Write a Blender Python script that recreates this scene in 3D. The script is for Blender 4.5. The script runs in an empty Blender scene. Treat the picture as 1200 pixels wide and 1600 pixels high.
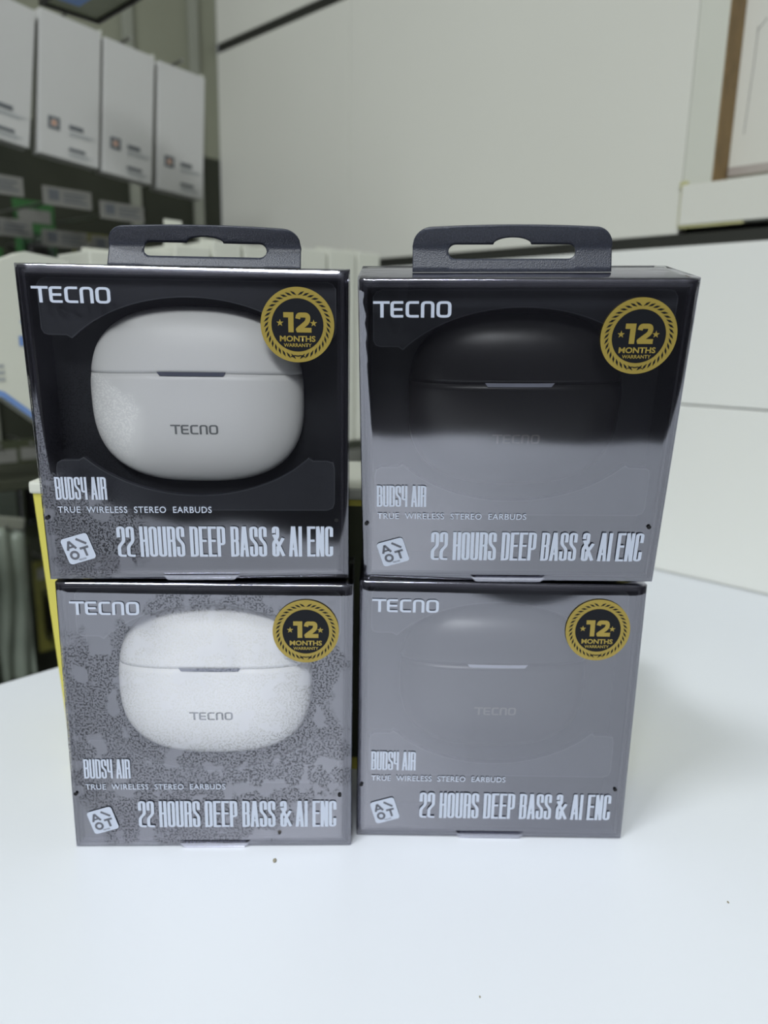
import bpy, bmesh, math, random
from mathutils import Vector, Matrix, Euler
from mathutils.geometry import tessellate_polygon
random.seed(7)
C = bpy.context.scene.collection
S = bpy.context.scene
R = math.radians

# ------------------------------------------------------------------ camera
F_PX, PITCH, ROLL, CAM_H = 1165.1, R(12.94), R(1.13), 0.1815
cd = bpy.data.cameras.new('camera'); cam = bpy.data.objects.new('camera', cd); C.objects.link(cam)
cd.sensor_fit = 'VERTICAL'; cd.sensor_height = 36; cd.lens = F_PX / 1600 * 36
cd.clip_start = 0.01; cd.clip_end = 50
fw = Vector((0, math.cos(PITCH), -math.sin(PITCH))); dn = Vector((0, -math.sin(PITCH), -math.cos(PITCH))); ex = Vector((1, 0, 0))
right = math.cos(ROLL) * ex - math.sin(ROLL) * dn
down = math.sin(ROLL) * ex + math.cos(ROLL) * dn
m = Matrix((right, -down, -fw)).transposed().to_4x4(); m.translation = (0, 0, CAM_H)
cam.matrix_world = m
cd.dof.use_dof = True; cd.dof.focus_distance = 0.236; cd.dof.aperture_fstop = 9.5
S.camera = cam
S.view_settings.view_transform = 'Standard'; S.view_settings.look = 'None'
S.view_settings.gamma = 1; S.view_settings.use_curve_mapping = False
S.view_settings.exposure = -0.24

# ------------------------------------------------------------------ world and lamps
w = bpy.data.worlds.new('world'); S.world = w; w.use_nodes = True
w.node_tree.nodes['Background'].inputs[0].default_value = (0.85, 0.92, 1, 1)
w.node_tree.nodes['Background'].inputs[1].default_value = 0.3
CEIL = 1.5
LAMPS = [((-0.52, -0.28, CEIL - 0.04), 0.36, 0.26, -43.6, 13.0),
         ((-0.20, -1.48, CEIL - 0.04), 1.05, 0.40, -43.6, 46.0)]  # second lamp is added out of view, front fill for the cases
for i, (loc, lx, ly, rz, pw) in enumerate(LAMPS):
    ld = bpy.data.lights.new('ceiling_lamp', 'AREA'); ld.shape = 'RECTANGLE'; ld.size = lx; ld.size_y = ly
    ld.energy = pw; ld.color = (0.93, 0.97, 1.0)
    lo = bpy.data.objects.new('ceiling_lamp_light', ld); C.objects.link(lo)
    lo.location = loc; lo.rotation_euler = (0, 0, R(rz))

# ------------------------------------------------------------------ the room's frame
ANG = R(46.4)
N = Vector((math.cos(ANG), math.sin(ANG), 0))        # into the right wall
DR = Vector((-math.sin(ANG), math.cos(ANG), 0))      # along the right wall, away from the camera
A0 = Vector((0.2908, 0.5353, 0))
COR = A0 + DR * 0.70
FLOOR = -0.90
def LW(t, off, z):            # point in front of the left wall: t from the right wall, off from the left wall
    p = COR - DR * off - N * t
    return Vector((p.x, p.y, z))
def RW(s, dep, z):            # point on the right wall: s along it, dep into it
    p = A0 + DR * s + N * dep
    return Vector((p.x, p.y, z))
ROT_L = ANG                   # local X right along the left wall, local Y into it
ROT_R = ANG - math.pi / 2     # local X right along the right wall, local Y into it

# ------------------------------------------------------------------ materials
def nt(name):
    mt = bpy.data.materials.new(name); mt.use_nodes = True
    t = mt.node_tree; b = t.nodes['Principled BSDF']
    return mt, t, b
def mat(name, col, rough=0.5, metal=0.0, var=0.06, vscale=20.0, bump=0.0, bscale=400.0, coat=0.0, col2=None, spec=0.5):
    mt, t, b = nt(name)
    n = t.nodes.new('ShaderNodeTexNoise'); n.inputs['Scale'].default_value = vscale; n.inputs['Detail'].default_value = 4
    tc = t.nodes.new('ShaderNodeTexCoord'); t.links.new(tc.outputs['Object'], n.inputs['Vector'])
    mx = t.nodes.new('ShaderNodeMix'); mx.data_type = 'RGBA'
    c2 = col2 if col2 else tuple(min(1, c * (1 + var)) for c in col)
    c1 = col if col2 else tuple(c * (1 - var) for c in col)
    mx.inputs[6].default_value = (*c1, 1); mx.inputs[7].default_value = (*c2, 1)
    t.links.new(n.outputs[0], mx.inputs[0]); t.links.new(mx.outputs[2], b.inputs['Base Color'])
    b.inputs['Roughness'].default_value = rough; b.inputs['Metallic'].default_value = metal
    b.inputs['Coat Weight'].default_value = coat; b.inputs['Specular IOR Level'].default_value = spec
    if bump:
        n2 = t.nodes.new('ShaderNodeTexNoise'); n2.inputs['Scale'].default_value = bscale; n2.inputs['Detail'].default_value = 3
        t.links.new(tc.outputs['Object'], n2.inputs['Vector'])
        bp = t.nodes.new('ShaderNodeBump'); bp.inputs['Strength'].default_value = 1; bp.inputs['Distance'].default_value = bump
        t.links.new(n2.outputs[0], bp.inputs['Height']); t.links.new(bp.outputs[0], b.inputs['Normal'])
    return mt
def film(name, base=0.25, rough=0.07, patch=None, strength=0.0001, tint=(0.90, 0.90, 1.0), scale=28.0, crumple=0.0):
    """clear stretched wrap: lets the view through and mirrors its surroundings"""
    mt = bpy.data.materials.new(name); mt.use_nodes = True; t = mt.node_tree; t.nodes.clear()
    L = t.links.new; nn = t.nodes.new
    out = nn('ShaderNodeOutputMaterial'); mix = nn('ShaderNodeMixShader'); tr = nn('ShaderNodeBsdfTransparent'); gl = nn('ShaderNodeBsdfGlossy')
    tr.inputs[0].default_value = (0.985, 0.985, 0.99, 1)
    gl.inputs['Color'].default_value = (*tint, 1); gl.inputs['Roughness'].default_value = rough
    tc = nn('ShaderNodeTexCoord')
    n = nn('ShaderNodeTexNoise'); n.inputs['Scale'].default_value = scale; n.inputs['Detail'].default_value = 2
    L(tc.outputs['Object'], n.inputs['Vector'])
    bp = nn('ShaderNodeBump'); bp.inputs['Distance'].default_value = 0.003
    # crumpled corners: the wrap is gathered at the two upper corners
    sp = nn('ShaderNodeSeparateXYZ'); L(tc.outputs['Object'], sp.inputs[0])
    def mm(op, a, b):
        q = nn('ShaderNodeMath'); q.operation = op
        for i, v in enumerate((a, b)):
            if isinstance(v, (int, float)): q.inputs[i].default_value = v
            else: L(v, q.inputs[i])
        return q.outputs[0]
    ax = mm('SUBTRACT', 0.050, mm('ABSOLUTE', sp.outputs[0], 0)); az = mm('SUBTRACT', 0.1008, sp.outputs[2])
    dist = mm('SQRT', mm('ADD', mm('MULTIPLY', ax, ax), mm('MULTIPLY', mm('MULTIPLY', az, az), 0.35)), 0)
    mk_ = nn('ShaderNodeMapRange'); mk_.inputs[1].default_value = 0.015; mk_.inputs[2].default_value = 0.002; mk_.inputs[3].default_value = 0.0; mk_.inputs[4].default_value = crumple
    L(dist, mk_.inputs[0]); n2 = nn('ShaderNodeTexNoise'); n2.inputs['Scale'].default_value = 120; n2.inputs['Detail'].default_value = 1; L(tc.outputs['Object'], n2.inputs['Vector'])
    bp.inputs['Strength'].default_value = 1.0
    hgt = mm('ADD', mm('MULTIPLY', n.outputs[0], strength / 0.003), mm('MULTIPLY', n2.outputs[0], mk_.outputs[0]))
    L(hgt, bp.inputs['Height'])
    L(bp.outputs[0], gl.inputs['Normal'])
    lw = nn('ShaderNodeLayerWeight'); lw.inputs['Blend'].default_value = 0.25
    L(bp.outputs[0], lw.inputs['Normal'])
    ad = nn('ShaderNodeMath'); ad.operation = 'MULTIPLY_ADD'; ad.inputs[1].default_value = 0.9; ad.inputs[2].default_value = base
    L(lw.outputs['Fresnel'], ad.inputs[0]); fac = ad.outputs[0]
    if patch:
        cx, cz, rx, rz, thr, low, fine = patch
        sep = nn('ShaderNodeSeparateXYZ'); L(tc.outputs['Object'], sep.inputs[0])
        def mth(op, a, b, c=None):
            q = nn('ShaderNodeMath'); q.operation = op
            for i, v in enumerate((a, b, c)):
                if v is None: continue
                if isinstance(v, (int, float)): q.inputs[i].default_value = v
                else: L(v, q.inputs[i])
            return q.outputs[0]
        dx = mth('DIVIDE', mth('SUBTRACT', sep.outputs[0], cx), rx); dz = mth('DIVIDE', mth('SUBTRACT', sep.outputs[2], cz), rz)
        d = mth('SQRT', mth('ADD', mth('MULTIPLY', dx, dx), mth('MULTIPLY', dz, dz)), 0)
        nb = nn('ShaderNodeTexNoise'); nb.inputs['Scale'].default_value = 110; nb.inputs['Detail'].default_value = 3; L(tc.outputs['Object'], nb.inputs['Vector'])
        nb2 = nn('ShaderNodeTexNoise'); nb2.inputs['Scale'].default_value = 45; nb2.inputs['Detail'].default_value = 4; L(tc.outputs['Object'], nb2.inputs['Vector'])
        nf = nn('ShaderNodeTexNoise'); nf.inputs['Scale'].default_value = fine; nf.inputs['Detail'].default_value = 2; L(tc.outputs['Object'], nf.inputs['Vector'])
        # area where the wrap sticks to the sheet behind it
        a1 = mth('ADD', d, mth('MULTIPLY', mth('SUBTRACT', nb2.outputs[0], 0.5), 1.6))
        m1 = nn('ShaderNodeMapRange'); m1.inputs[1].default_value = 1.06; m1.inputs[2].default_value = 0.94; L(a1, m1.inputs[0])
        m2 = nn('ShaderNodeMapRange'); m2.inputs[1].default_value = thr + 0.015; m2.inputs[2].default_value = thr - 0.015; L(nb.outputs[0], m2.inputs[0])
        m3 = nn('ShaderNodeMapRange'); m3.inputs[1].default_value = 0.50; m3.inputs[2].default_value = 0.44; m3.inputs[3].default_value = 0.15; L(nf.outputs[0], m3.inputs[0])
        mk = mth('MULTIPLY', mth('MULTIPLY', m1.outputs[0], m2.outputs[0]), m3.outputs[0])
        k = mth('SUBTRACT', 1.0, mth('MULTIPLY', mk, 1 - low))
        fac = mth('MULTIPLY', fac, k)
    L(fac, mix.inputs[0]); L(tr.outputs[0], mix.inputs[1]); L(gl.outputs[0], mix.inputs[2]); L(mix.outputs[0], out.inputs[0])
    return mt

M = {}
M['laminate'] = mat('white_laminate_table', (0.77, 0.80, 0.84), 0.33, var=0.015, vscale=6, bump=0.00002, bscale=60)
M['panel'] = mat('white_wall_panel', (0.68, 0.68, 0.61), 0.30, var=0.05, vscale=3)
M['panel_old'] = mat('yellowed_wall_trim', (0.60, 0.61, 0.53), 0.45, var=0.06, vscale=5)
M['panel_low'] = mat('lower_wall_panel', (0.80, 0.81, 0.77), 0.35, var=0.03, vscale=3)
M['slot'] = mat('dark_slot_channel', (0.018, 0.019, 0.014), 0.6)
M['rawwood'] = mat('raw_board_edge', (0.34, 0.22, 0.09), 0.8, vscale=60, col2=(0.12, 0.08, 0.035), bump=0.0005, bscale=200)
M['glue'] = mat('yellowed_glue', (0.42, 0.40, 0.16), 0.5, vscale=80, col2=(0.55, 0.54, 0.30))
M['pencil'] = mat('pencil_mark', (0.10, 0.10, 0.10), 0.8)
M['recess_shade'] = mat('brown_shade_strip', (0.30, 0.25, 0.22), 0.8, vscale=40, col2=(0.45, 0.42, 0.38))
M['leftwall'] = mat('olive_wall', (0.20, 0.205, 0.145), 0.45, vscale=4, col2=(0.27, 0.28, 0.21))
M['leftdark'] = mat('dark_rack_panel', (0.012, 0.016, 0.008), 0.7, vscale=6, col2=(0.03, 0.032, 0.016))
M['rail'] = mat('rack_upright', (0.26, 0.27, 0.22), 0.4)
M['ceiling'] = mat('ceiling_board', (0.80, 0.80, 0.78), 0.8)
M['floor'] = mat('dark_floor_tile', (0.035, 0.033, 0.035), 0.5)
M['grout'] = mat('floor_grout', (0.02, 0.02, 0.02), 0.8)
M['backwall'] = mat('dark_stock_wall', (0.045, 0.045, 0.055), 0.6, vscale=3, col2=(0.08, 0.08, 0.09))
M['black_card'] = mat('black_carton', (0.020, 0.019, 0.027), 0.35, vscale=200, bump=0.00002, bscale=1500)
M['insert'] = mat('dark_insert_card', (0.006, 0.007, 0.011), 0.55)
M['insert2'] = mat('insert_flap_card', (0.024, 0.026, 0.034), 0.5)
M['insert_edge'] = mat('insert_flap_edge', (0.06, 0.065, 0.075), 0.4)
M['tab'] = mat('grained_hang_tab', (0.042, 0.047, 0.064), 0.36, var=0.7, vscale=2200, bump=0.00012, bscale=2600)
M['print'] = mat('pale_print', (0.54, 0.59, 0.69), 0.6, var=0.03)
M['print_dark'] = mat('badge_cutout', (0.12, 0.125, 0.15), 0.6)
M['hole'] = mat('punched_hole', (0.004, 0.004, 0.005), 0.8)
M['gold'] = mat('gold_sticker', (0.36, 0.27, 0.055), 0.38, metal=0.15, var=0.12, vscale=60)
M['sticker_black'] = mat('sticker_black', (0.006, 0.007, 0.010), 0.5, spec=0.25)
M['case_white'] = mat('white_case_plastic', (0.93, 0.93, 0.90), 0.42, var=0.01)
M['case_black'] = mat('black_case_plastic', (0.032, 0.031, 0.033), 0.33, var=0.05)
M['seam_w'] = mat('case_seam', (0.5, 0.5, 0.48), 0.6)
M['seam_b'] = mat('black_case_seam', (0.004, 0.004, 0.004), 0.6)
M['led_w'] = mat('grey_light_window', (0.12, 0.13, 0.17), 0.25)
M['led_b'] = mat('pale_light_window', (0.50, 0.52, 0.62), 0.25)
M['case_print_w'] = mat('grey_case_print', (0.20, 0.21, 0.21), 0.6)
M['case_print_b'] = mat('dim_case_print', (0.20, 0.18, 0.17), 0.5)
M['yellow'] = mat('yellow_carton', (0.62, 0.56, 0.10), 0.45, var=0.05)
M['whitecarton'] = mat('white_carton', (0.52, 0.52, 0.50), 0.5, var=0.03)
M['whitecarton2'] = mat('cream_carton', (0.62, 0.63, 0.55), 0.5, var=0.03)
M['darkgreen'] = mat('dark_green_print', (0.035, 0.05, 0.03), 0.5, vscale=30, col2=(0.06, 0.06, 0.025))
M['green'] = mat('green_card', (0.05, 0.20, 0.04), 0.5, vscale=25, col2=(0.02, 0.07, 0.03))
M['olive'] = mat('olive_card', (0.26, 0.24, 0.04), 0.5, vscale=25, col2=(0.06, 0.07, 0.03))
M['blue'] = mat('blue_print', (0.16, 0.27, 0.55), 0.5, var=0.15, vscale=60)
M['ink'] = mat('grey_ink', (0.10, 0.11, 0.12), 0.6)
M['ink2'] = mat('faint_ink', (0.36, 0.38, 0.38), 0.6)
M['orange'] = mat('orange_mark', (0.50, 0.26, 0.16), 0.6)
M['tray'] = mat('green_grey_tray', (0.17, 0.19, 0.13), 0.5, vscale=12, col2=(0.24, 0.25, 0.18))
M['tray_rim'] = mat('dark_tray_rim', (0.02, 0.018, 0.015), 0.5)
M['metal'] = mat('hook_metal', (0.35, 0.35, 0.33), 0.3, metal=0.9)
M['tagcard'] = mat('price_tag_card', (0.20, 0.20, 0.18), 0.5, var=0.1, vscale=40)
M['pouch'] = mat('frosted_pouch', (0.20, 0.24, 0.19), 0.25, vscale=18, col2=(0.34, 0.38, 0.32))
M['crumb'] = mat('brown_crumb', (0.30, 0.27, 0.20), 0.8)
M['bubble'] = film('blister_bubble', 0.08, 0.1, scale=40)
M['wrap'] = film('clear_wrap', 0.20)
M['film_ul'] = film('wrap_upper_left', 0.17, patch=(-0.036, 0.034, 0.020, 0.036, 0.60, 0.20, 1900.0), crumple=0.1)
M['film_ll'] = film('wrap_lower_left', 0.25, patch=(-0.004, 0.047, 0.055, 0.052, 0.57, 0.32, 1500.0), strength=0.00012, crumple=0.08)
M['film_ur'] = film('wrap_upper_right', 0.22, crumple=0.2)
M['film_lr'] = film('wrap_lower_right', 0.24, strength=0.00004, crumple=0.1)
def emis(name, col, st):
    mt, t, b = nt(name); b.inputs['Emission Color'].default_value = (*col, 1); b.inputs['Emission Strength'].default_value = st
    return mt
M['lamp'] = emis('lamp_diffuser', (0.93, 0.97, 1), 6.0)

# ------------------------------------------------------------------ helpers
def link(name, bm, mt, parent=None, smooth=False, loc=None, rotz=None):
    me = bpy.data.meshes.new(name); bm.to_mesh(me); bm.free()
    if smooth:
        for p in me.polygons: p.use_smooth = True
    me.materials.append(mt)
    o = bpy.data.objects.new(name, me); C.objects.link(o)
    if parent is not None: o.parent = parent
    if loc is not None: o.location = loc
    if rotz is not None: o.rotation_euler = (0, 0, rotz)
    return o
def share(o, parent, name=None, mt=None):
    c = o.copy(); C.objects.link(c); c.parent = parent
    if mt is not None:
        c.data = o.data.copy(); c.data.materials[0] = mt
    return c
def tag(o, label=None, cat=None, group=None, kind=None):
    if label: o['label'] = label
    if cat: o['category'] = cat
    if group: o['group'] = group
    if kind: o['kind'] = kind
    return o
def empty(name, loc, rotz=0.0):
    o = bpy.data.objects.new(name, None); C.objects.link(o); o.empty_display_size = 0.02
    o.location = loc; o.rotation_euler = (0, 0, rotz); return o
def box(bm, x0, x1, y0, y1, z0, z1, bevel=0.0):
    r = bmesh.ops.create_cube(bm, size=1.0)
    vs = r['verts']
    for v in vs:
        v.co = Vector(((x0 + x1) / 2 + v.co.x * (x1 - x0), (y0 + y1) / 2 + v.co.y * (y1 - y0), (z0 + z1) / 2 + v.co.z * (z1 - z0)))
    if bevel:
        es = list({e for v in vs for e in v.link_edges})
        bmesh.ops.bevel(bm, geom=es, offset=bevel, segments=2, affect='EDGES', profile=0.6)
    return bm
def bx(*a, **k):
    bm = bmesh.new(); box(bm, *a, **k); return bm
def prism(bm, pts, y0, y1, both=True):
    """outline in local x,z given counter-clockwise seen from -y; front at y0, back at y1"""
    f = [bm.verts.new((x, y0, z)) for x, z in pts]
    tri = tessellate_polygon([[Vector((x, z, 0)) for x, z in pts]])
    for t in tri: bm.faces.new([f[i] for i in t])
    if y1 != y0:
        g = [bm.verts.new((x, y1, z)) for x, z in pts]
        for t in tri: bm.faces.new([g[i] for i in t][::-1])
        n = len(pts)
        for i in range(n): bm.faces.new((f[(i + 1) % n], f[i], g[i], g[(i + 1) % n]))
    return bm
def rod(bm, a, b, r, seg=10):
    a, b = Vector(a), Vector(b); d = (b - a); q = d.to_track_quat('Z', 'Y').to_matrix().to_4x4(); q.translation = (a + b) / 2
    bmesh.ops.create_cone(bm, cap_ends=True, segments=seg, radius1=r, radius2=r, depth=d.length, matrix=q)
def rrect(x0, z0, x1, z1, r, seg=5):
    out = []
    for cx, cz, a0 in ((x1 - r, z0 + r, -90), (x1 - r, z1 - r, 0), (x0 + r, z1 - r, 90), (x0 + r, z0 + r, 180)):
        for i in range(seg + 1):
            a = R(a0 + 90 * i / seg); out.append((cx + r * math.cos(a), cz + r * math.sin(a)))
    return out

# ---- lettering drawn from strokes -------------------------------------------------
def rounded(path, r, closed=False, seg=5):
    if r <= 0: return [Vector(p) for p in path]
    pts = [Vector(p) for p in path]; n = len(pts); out = []
    for i, p in enumerate(pts):
        if not closed and i in (0, n - 1): out.append(p); continue
        a = pts[i - 1]; b = pts[(i + 1) % n]
        da, db = (a - p), (b - p); rr = min(r, da.length * 0.499, db.length * 0.499)
        s = p + da.normalized() * rr; e = p + db.normalized() * rr
        for k in range(seg + 1):
            t = k / seg; out.append(s * (1 - t) ** 2 + p * 2 * t * (1 - t) + e * t * t)
    return out
LIFT = [0]
def stroke(bm, path, tx, ty, r=0.0, closed=False, y=0.0, xf=lambda p: p):
    LIFT[0] = (LIFT[0] + 1) % 5; y = y - LIFT[0] * 0.000012      # crossing strokes never share a plane
    pts = rounded(path, r, closed); q = []
    for p in pts:
        if not q or (p - q[-1]).length > 1e-6: q.append(p)
    if closed and (q[0] - q[-1]).length < 1e-6: q.pop()
    n = len(q); L, Rr = [], []
    for i in range(n):
        dirs = []
        if closed or i > 0: dirs.append((q[i] - q[i - 1]).normalized())
        if closed or i < n - 1: dirs.append((q[(i + 1) % n] - q[i]).normalized())
        if len(dirs) == 2:
            n1 = Vector((-dirs[0].y, dirs[0].x)); n2 = Vector((-dirs[1].y, dirs[1].x))
            o1 = Vector((n1.x * tx / 2, n1.y * ty / 2)); o2 = Vector((n2.x * tx / 2, n2.y * ty / 2))
            if abs(dirs[0].dot(dirs[1])) < 0.5: off = o1 + o2
            else:
                nm = (n1 + n2).normalized(); k = 1 / max(0.4, nm.dot(n1)); off = Vector((nm.x * tx / 2, nm.y * ty / 2)) * k
        else:
            nm = Vector((-dirs[0].y, dirs[0].x)); off = Vector((nm.x * tx / 2, nm.y * ty / 2))
        L.append(q[i] + off); Rr.append(q[i] - off)
    vl = []; vr = []
    for a, b in zip(L, Rr):
        a = xf(a); b = xf(b); vl.append(bm.verts.new((a.x, y, a.y))); vr.append(bm.verts.new((b.x, y, b.y)))
    for i in range(n if closed else n - 1):
        j = (i + 1) % n
        try: bm.faces.new((vr[i], vr[j], vl[j], vl[i]))
        except ValueError: pass
def G(ch, w, tx, ty):
    l, r, b, t = tx / 2, w - tx / 2, ty / 2, 1 - ty / 2; mid = 0.53; rc = 0.09; c = w / 2
    return {
        'H': [([(l, 0), (l, 1)], 0, 0), ([(r, 0), (r, 1)], 0, 0), ([(l, mid), (r, mid)], 0, 0)],
        'O': [([(l, b), (r, b), (r, t), (l, t)], rc, 1)],
        'U': [([(l, 1), (l, b), (r, b), (r, 1)], rc, 0)],
        'R': [([(l, 0), (l, 1)], 0, 0), ([(l, t), (r, t), (r, mid), (l, mid)], rc, 0), ([(c, mid), (r, mid), (r, 0)], 0.06, 0)],
        'S': [([(r, 0.66), (r, t), (l, t), (l, 0.60), (r, 0.42), (r, b), (l, b), (l, 0.34)], rc, 0)],
        '2': [([(l, 0.64), (l, t), (r, t), (r, 0.52), (l, 0.34), (l, b), (w, b)], rc * .8, 0)],
        'D': [([(l, b), (r, b), (r, t), (l, t)], rc, 1), ([(l, 0), (l, 1)], 0, 0)],
        'E': [([(l, 0), (l, 1)], 0, 0), ([(l, t), (w, t)], 0, 0), ([(l, mid), (w * .92, mid)], 0, 0), ([(l, b), (w, b)], 0, 0)],
        'P': [([(l, 0), (l, 1)], 0, 0), ([(l, t), (r, t), (r, 0.42), (l, 0.42)], rc, 0)],
        'B': [([(l, 0), (l, 1)], 0, 0), ([(l, t), (r, t), (r, mid), (l, mid)], rc, 0), ([(l, mid), (r, mid), (r, b), (l, b)], rc, 0)],
        'A': [([(l, 0), (c - tx * .12, 1)], 0, 0), ([(r, 0), (c + tx * .12, 1)], 0, 0), ([(l + .02, 0.26), (r - .02, 0.26)], 0, 0)],
        '&': [([(l, .78), (l, t), (r - .06, t), (r - .06, .66), (l, .46), (l, b), (r - .06, b), (r - .06, .34)], rc * .8, 0), ([(l, .74), (w + .06, 0.02)], 0, 0), ([(r - .06, .30), (w + .05, .62)], 0, 0)],
        'I': [([(l, 0), (l, 1)], 0, 0)],
        'N': [([(l, 0), (l, 1)], 0, 0), ([(r, 0), (r, 1)], 0, 0), ([(l, 1), (r, 0)], 0, 0)],
        'C': [([(r, 0.34), (r, b), (l, b), (l, t), (r, t), (r, 0.66)], rc, 0)],
        '4': [([(r, 0), (r, 1)], 0, 0), ([(l, 1), (l, .36), (r, .36)], rc * .6, 0)],
    }[ch]
def condensed(text, x0, z0, width, height, tx=0.098, ty=0.075):
    adv = 0.0; items = []
    for ch in text:
        if ch == ' ': adv += 0.125; continue
        w_ = {'I': tx, '&': 0.27, 'A': 0.26}.get(ch, 0.235)
        items.append((ch, adv, w_)); adv += w_ + (0.06 if ch == '&' else 0) + 0.022
    adv -= 0.022; k = width / adv
    bm = bmesh.new()
    for ch, a, w_ in items:
        for path, r, cl in G(ch, w_, tx, ty):
            stroke(bm, path, tx, ty, r, bool(cl), xf=lambda p, a=a: Vector((x0 + (a + p.x) * k, z0 + p.y * height)))
    return bm
def brandmark(x0, z0, width, height):
    """wide rounded capitals: T, open-left E, C, n-shaped N and O"""
    bm = bmesh.new(); tx, ty = 0.20, 0.155; W_ = 4.62; k = width / W_
    def s(p, r=0.0, c=False): stroke(bm, p, tx, ty, r, c, xf=lambda q: Vector((x0 + q.x * k, z0 + q.y * height)))
    t, b = 1 - ty / 2, ty / 2
    s([(0, t), (0.98, t)]); s([(0.52, t), (0.52, 0)])                                   # T
    x = 1.0; s([(x + .78, t), (x + .12, t), (x + .12, b), (x + .78, b)], .14); s([(x + .12, .5), (x + .74, .5)])   # E
    x = 1.92; s([(x + .78, t), (x + .10, t), (x + .10, b), (x + .78, b)], .2)
    x = 2.82; s([(x + .10, 0), (x + .10, t), (x + .70, t), (x + .70, 0)], .2)
    x = 3.74; s([(x + .10, b), (x + .78, b), (x + .78, t), (x + .10, t)], .22, True)
    return bm
def typed(text, x0, z0, width, height, offset=0.0, spacing=1.0):
    """plain sans lettering from Blender's built-in face, fitted to a box"""
    cu = bpy.data.curves.new('lettering', 'FONT'); cu.body = text; cu.size = 1; cu.offset = offset; cu.space_character = spacing
    cu.resolution_u = 3
    o = bpy.data.objects.new('lettering', cu); C.objects.link(o)
    dg = bpy.context.evaluated_depsgraph_get(); me = bpy.data.meshes.new_from_object(o.evaluated_get(dg))
    bpy.data.objects.remove(o); bpy.data.curves.remove(cu)
    bm = bmesh.new(); bm.from_mesh(me); bpy.data.meshes.remove(me)
    xs = [v.co.x for v in bm.verts]; ys = [v.co.y for v in bm.verts]
    ax, bx_, ay, by = min(xs), max(xs), min(ys), max(ys)
    for v in bm.verts:
        v.co = Vector((x0 + (v.co.x - ax) / (bx_ - ax) * width, 0, z0 + (v.co.y - ay) / (by - ay) * height))
    return bm

# ================================================================== SETTING
def struct(o): o['kind'] = 'structure'; return o
# room outline in the rotated frame: s from -1.6 to .70 along DR, t from 0 to 2.0 away from the right wall
S0, S1, T1 = -1.6, 0.70, 2.0
def slab(name, pts, z0, z1, mt, parent=None):
    bm = bmesh.new(); a = [bm.verts.new((p.x, p.y, z1)) for p in pts]; b = [bm.verts.new((p.x, p.y, z0)) for p in pts]
    bm.faces.new(a); bm.faces.new(b[::-1]); n = len(pts)
    for i in range(n): bm.faces.new((a[i], b[i], b[(i + 1) % n], a[(i + 1) % n]))
    bmesh.ops.recalc_face_normals(bm, faces=bm.faces)
    return link(name, bm, mt, parent)
c1, c2, c3, c4 = RW(S1, 0, 0), RW(S1, -T1, 0), RW(S0, -T1, 0), RW(S0, 0, 0)
struct(slab('floor', [c1, c2, c3, c4], FLOOR - 0.02, FLOOR, M['floor']))
struct(slab('ceiling', [c1, c2, c3, c4], CEIL, CEIL + 0.02, M['ceiling']))
# walls
wr = struct(link('wall_right', bx(-S1, -S0, 0.034, 0.045, FLOOR, CEIL), M['slot'], None, loc=A0, rotz=ROT_R))
# local x = -s
def panel(s0, s1, z0, z1, mt, y0=0.0, y1=0.0155, bev=0.0012):
    return link('panel', bx(-s1, -s0, y0, y1, z0, z1, bevel=bev), mt, wr)
for z0, z1 in ((FLOOR, -0.2), (-0.199, -0.0005), (0.0, 0.1366), (0.1376, 0.256)):
    panel(S0, S1, z0, z1, M['panel_low'])
panel(0.463, S1, 0.265, 0.521, M['panel']); panel(0.0985, 0.4625, 0.265, 0.521, M['panel'])
panel(S0, 0.0, 0.531, 0.80, M['panel']); panel(0.0, S1, 0.531, 0.80, M['panel'])
panel(S0, S1, 0.81, 1.10, M['panel']); panel(S0, S1, 1.11, CEIL, M['panel'])
for z0, z1 in ((0.2561, 0.2649), (0.5211, 0.5309), (0.8001, 0.8099)):
    link('slot_channel', bx(-S1, -S0, 0.0012, 0.012, z0, z1), M['slot'], wr)
panel(S0, -0.25, 0.265, 0.521, M['panel'])
# the opening at the right: a vertical trim board, a ledge board and a scribbled panel set back inside
tv = struct(link('trim_1', bx(-0.0978, -0.0765, -0.0012, 0.0155, 0.2995, 0.521, bevel=0.0006), M['panel_old'], None, loc=A0, rotz=ROT_R))
link('board_edge', bx(-0.0766, -0.0755, 0.0, 0.030, 0.2995, 0.521), M['rawwood'], tv)
tl = struct(link('trim_2', bx(-0.0970, 0.25, -0.0035, 0.030, 0.2705, 0.2992, bevel=0.0008), M['panel'], None, loc=A0, rotz=ROT_R))
bm = bmesh.new(); box(bm, -0.0982, -0.0968, -0.002, 0.002, 0.270, 0.298, bevel=0.0005); box(bm, -0.0990, -0.0930, -0.0028, 0.0, 0.2965, 0.302, bevel=0.001)
box(bm, -0.097, -0.05, -0.0025, 0.0, 0.2685, 0.2706, bevel=0.0006)
link('glue_bead', bm, M['glue'], tl)
tb = struct(link('trim_3', bx(-0.0755, 0.25, 0.026, 0.0335, 0.2995, 0.521), M['panel'], None, loc=A0, rotz=ROT_R))
link('shade_strip', bx(-0.0750, 0.25, 0.0235, 0.0262, 0.3065, 0.3130, bevel=0.0008), M['recess_shade'], tb)  # brown-grey strip painted as the shadow band low in the recess
bm = bmesh.new()
for pts, wd in (([(-0.056, 0.4235), (-0.050, 0.4240), (-0.040, 0.4290)], 0.0011), ([(-0.0540, 0.4140), (-0.0525, 0.4115)], 0.0012), ([(-0.0655, 0.406), (-0.0655, 0.385), (-0.0670, 0.335)], 0.0004),
                ([(-0.0430, 0.425), (-0.0470, 0.395), (-0.0490, 0.350)], 0.0004), ([(-0.066, 0.403), (-0.060, 0.410)], 0.0004)):
    stroke(bm, pts, wd, wd, 0, y=0.0258)
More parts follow.
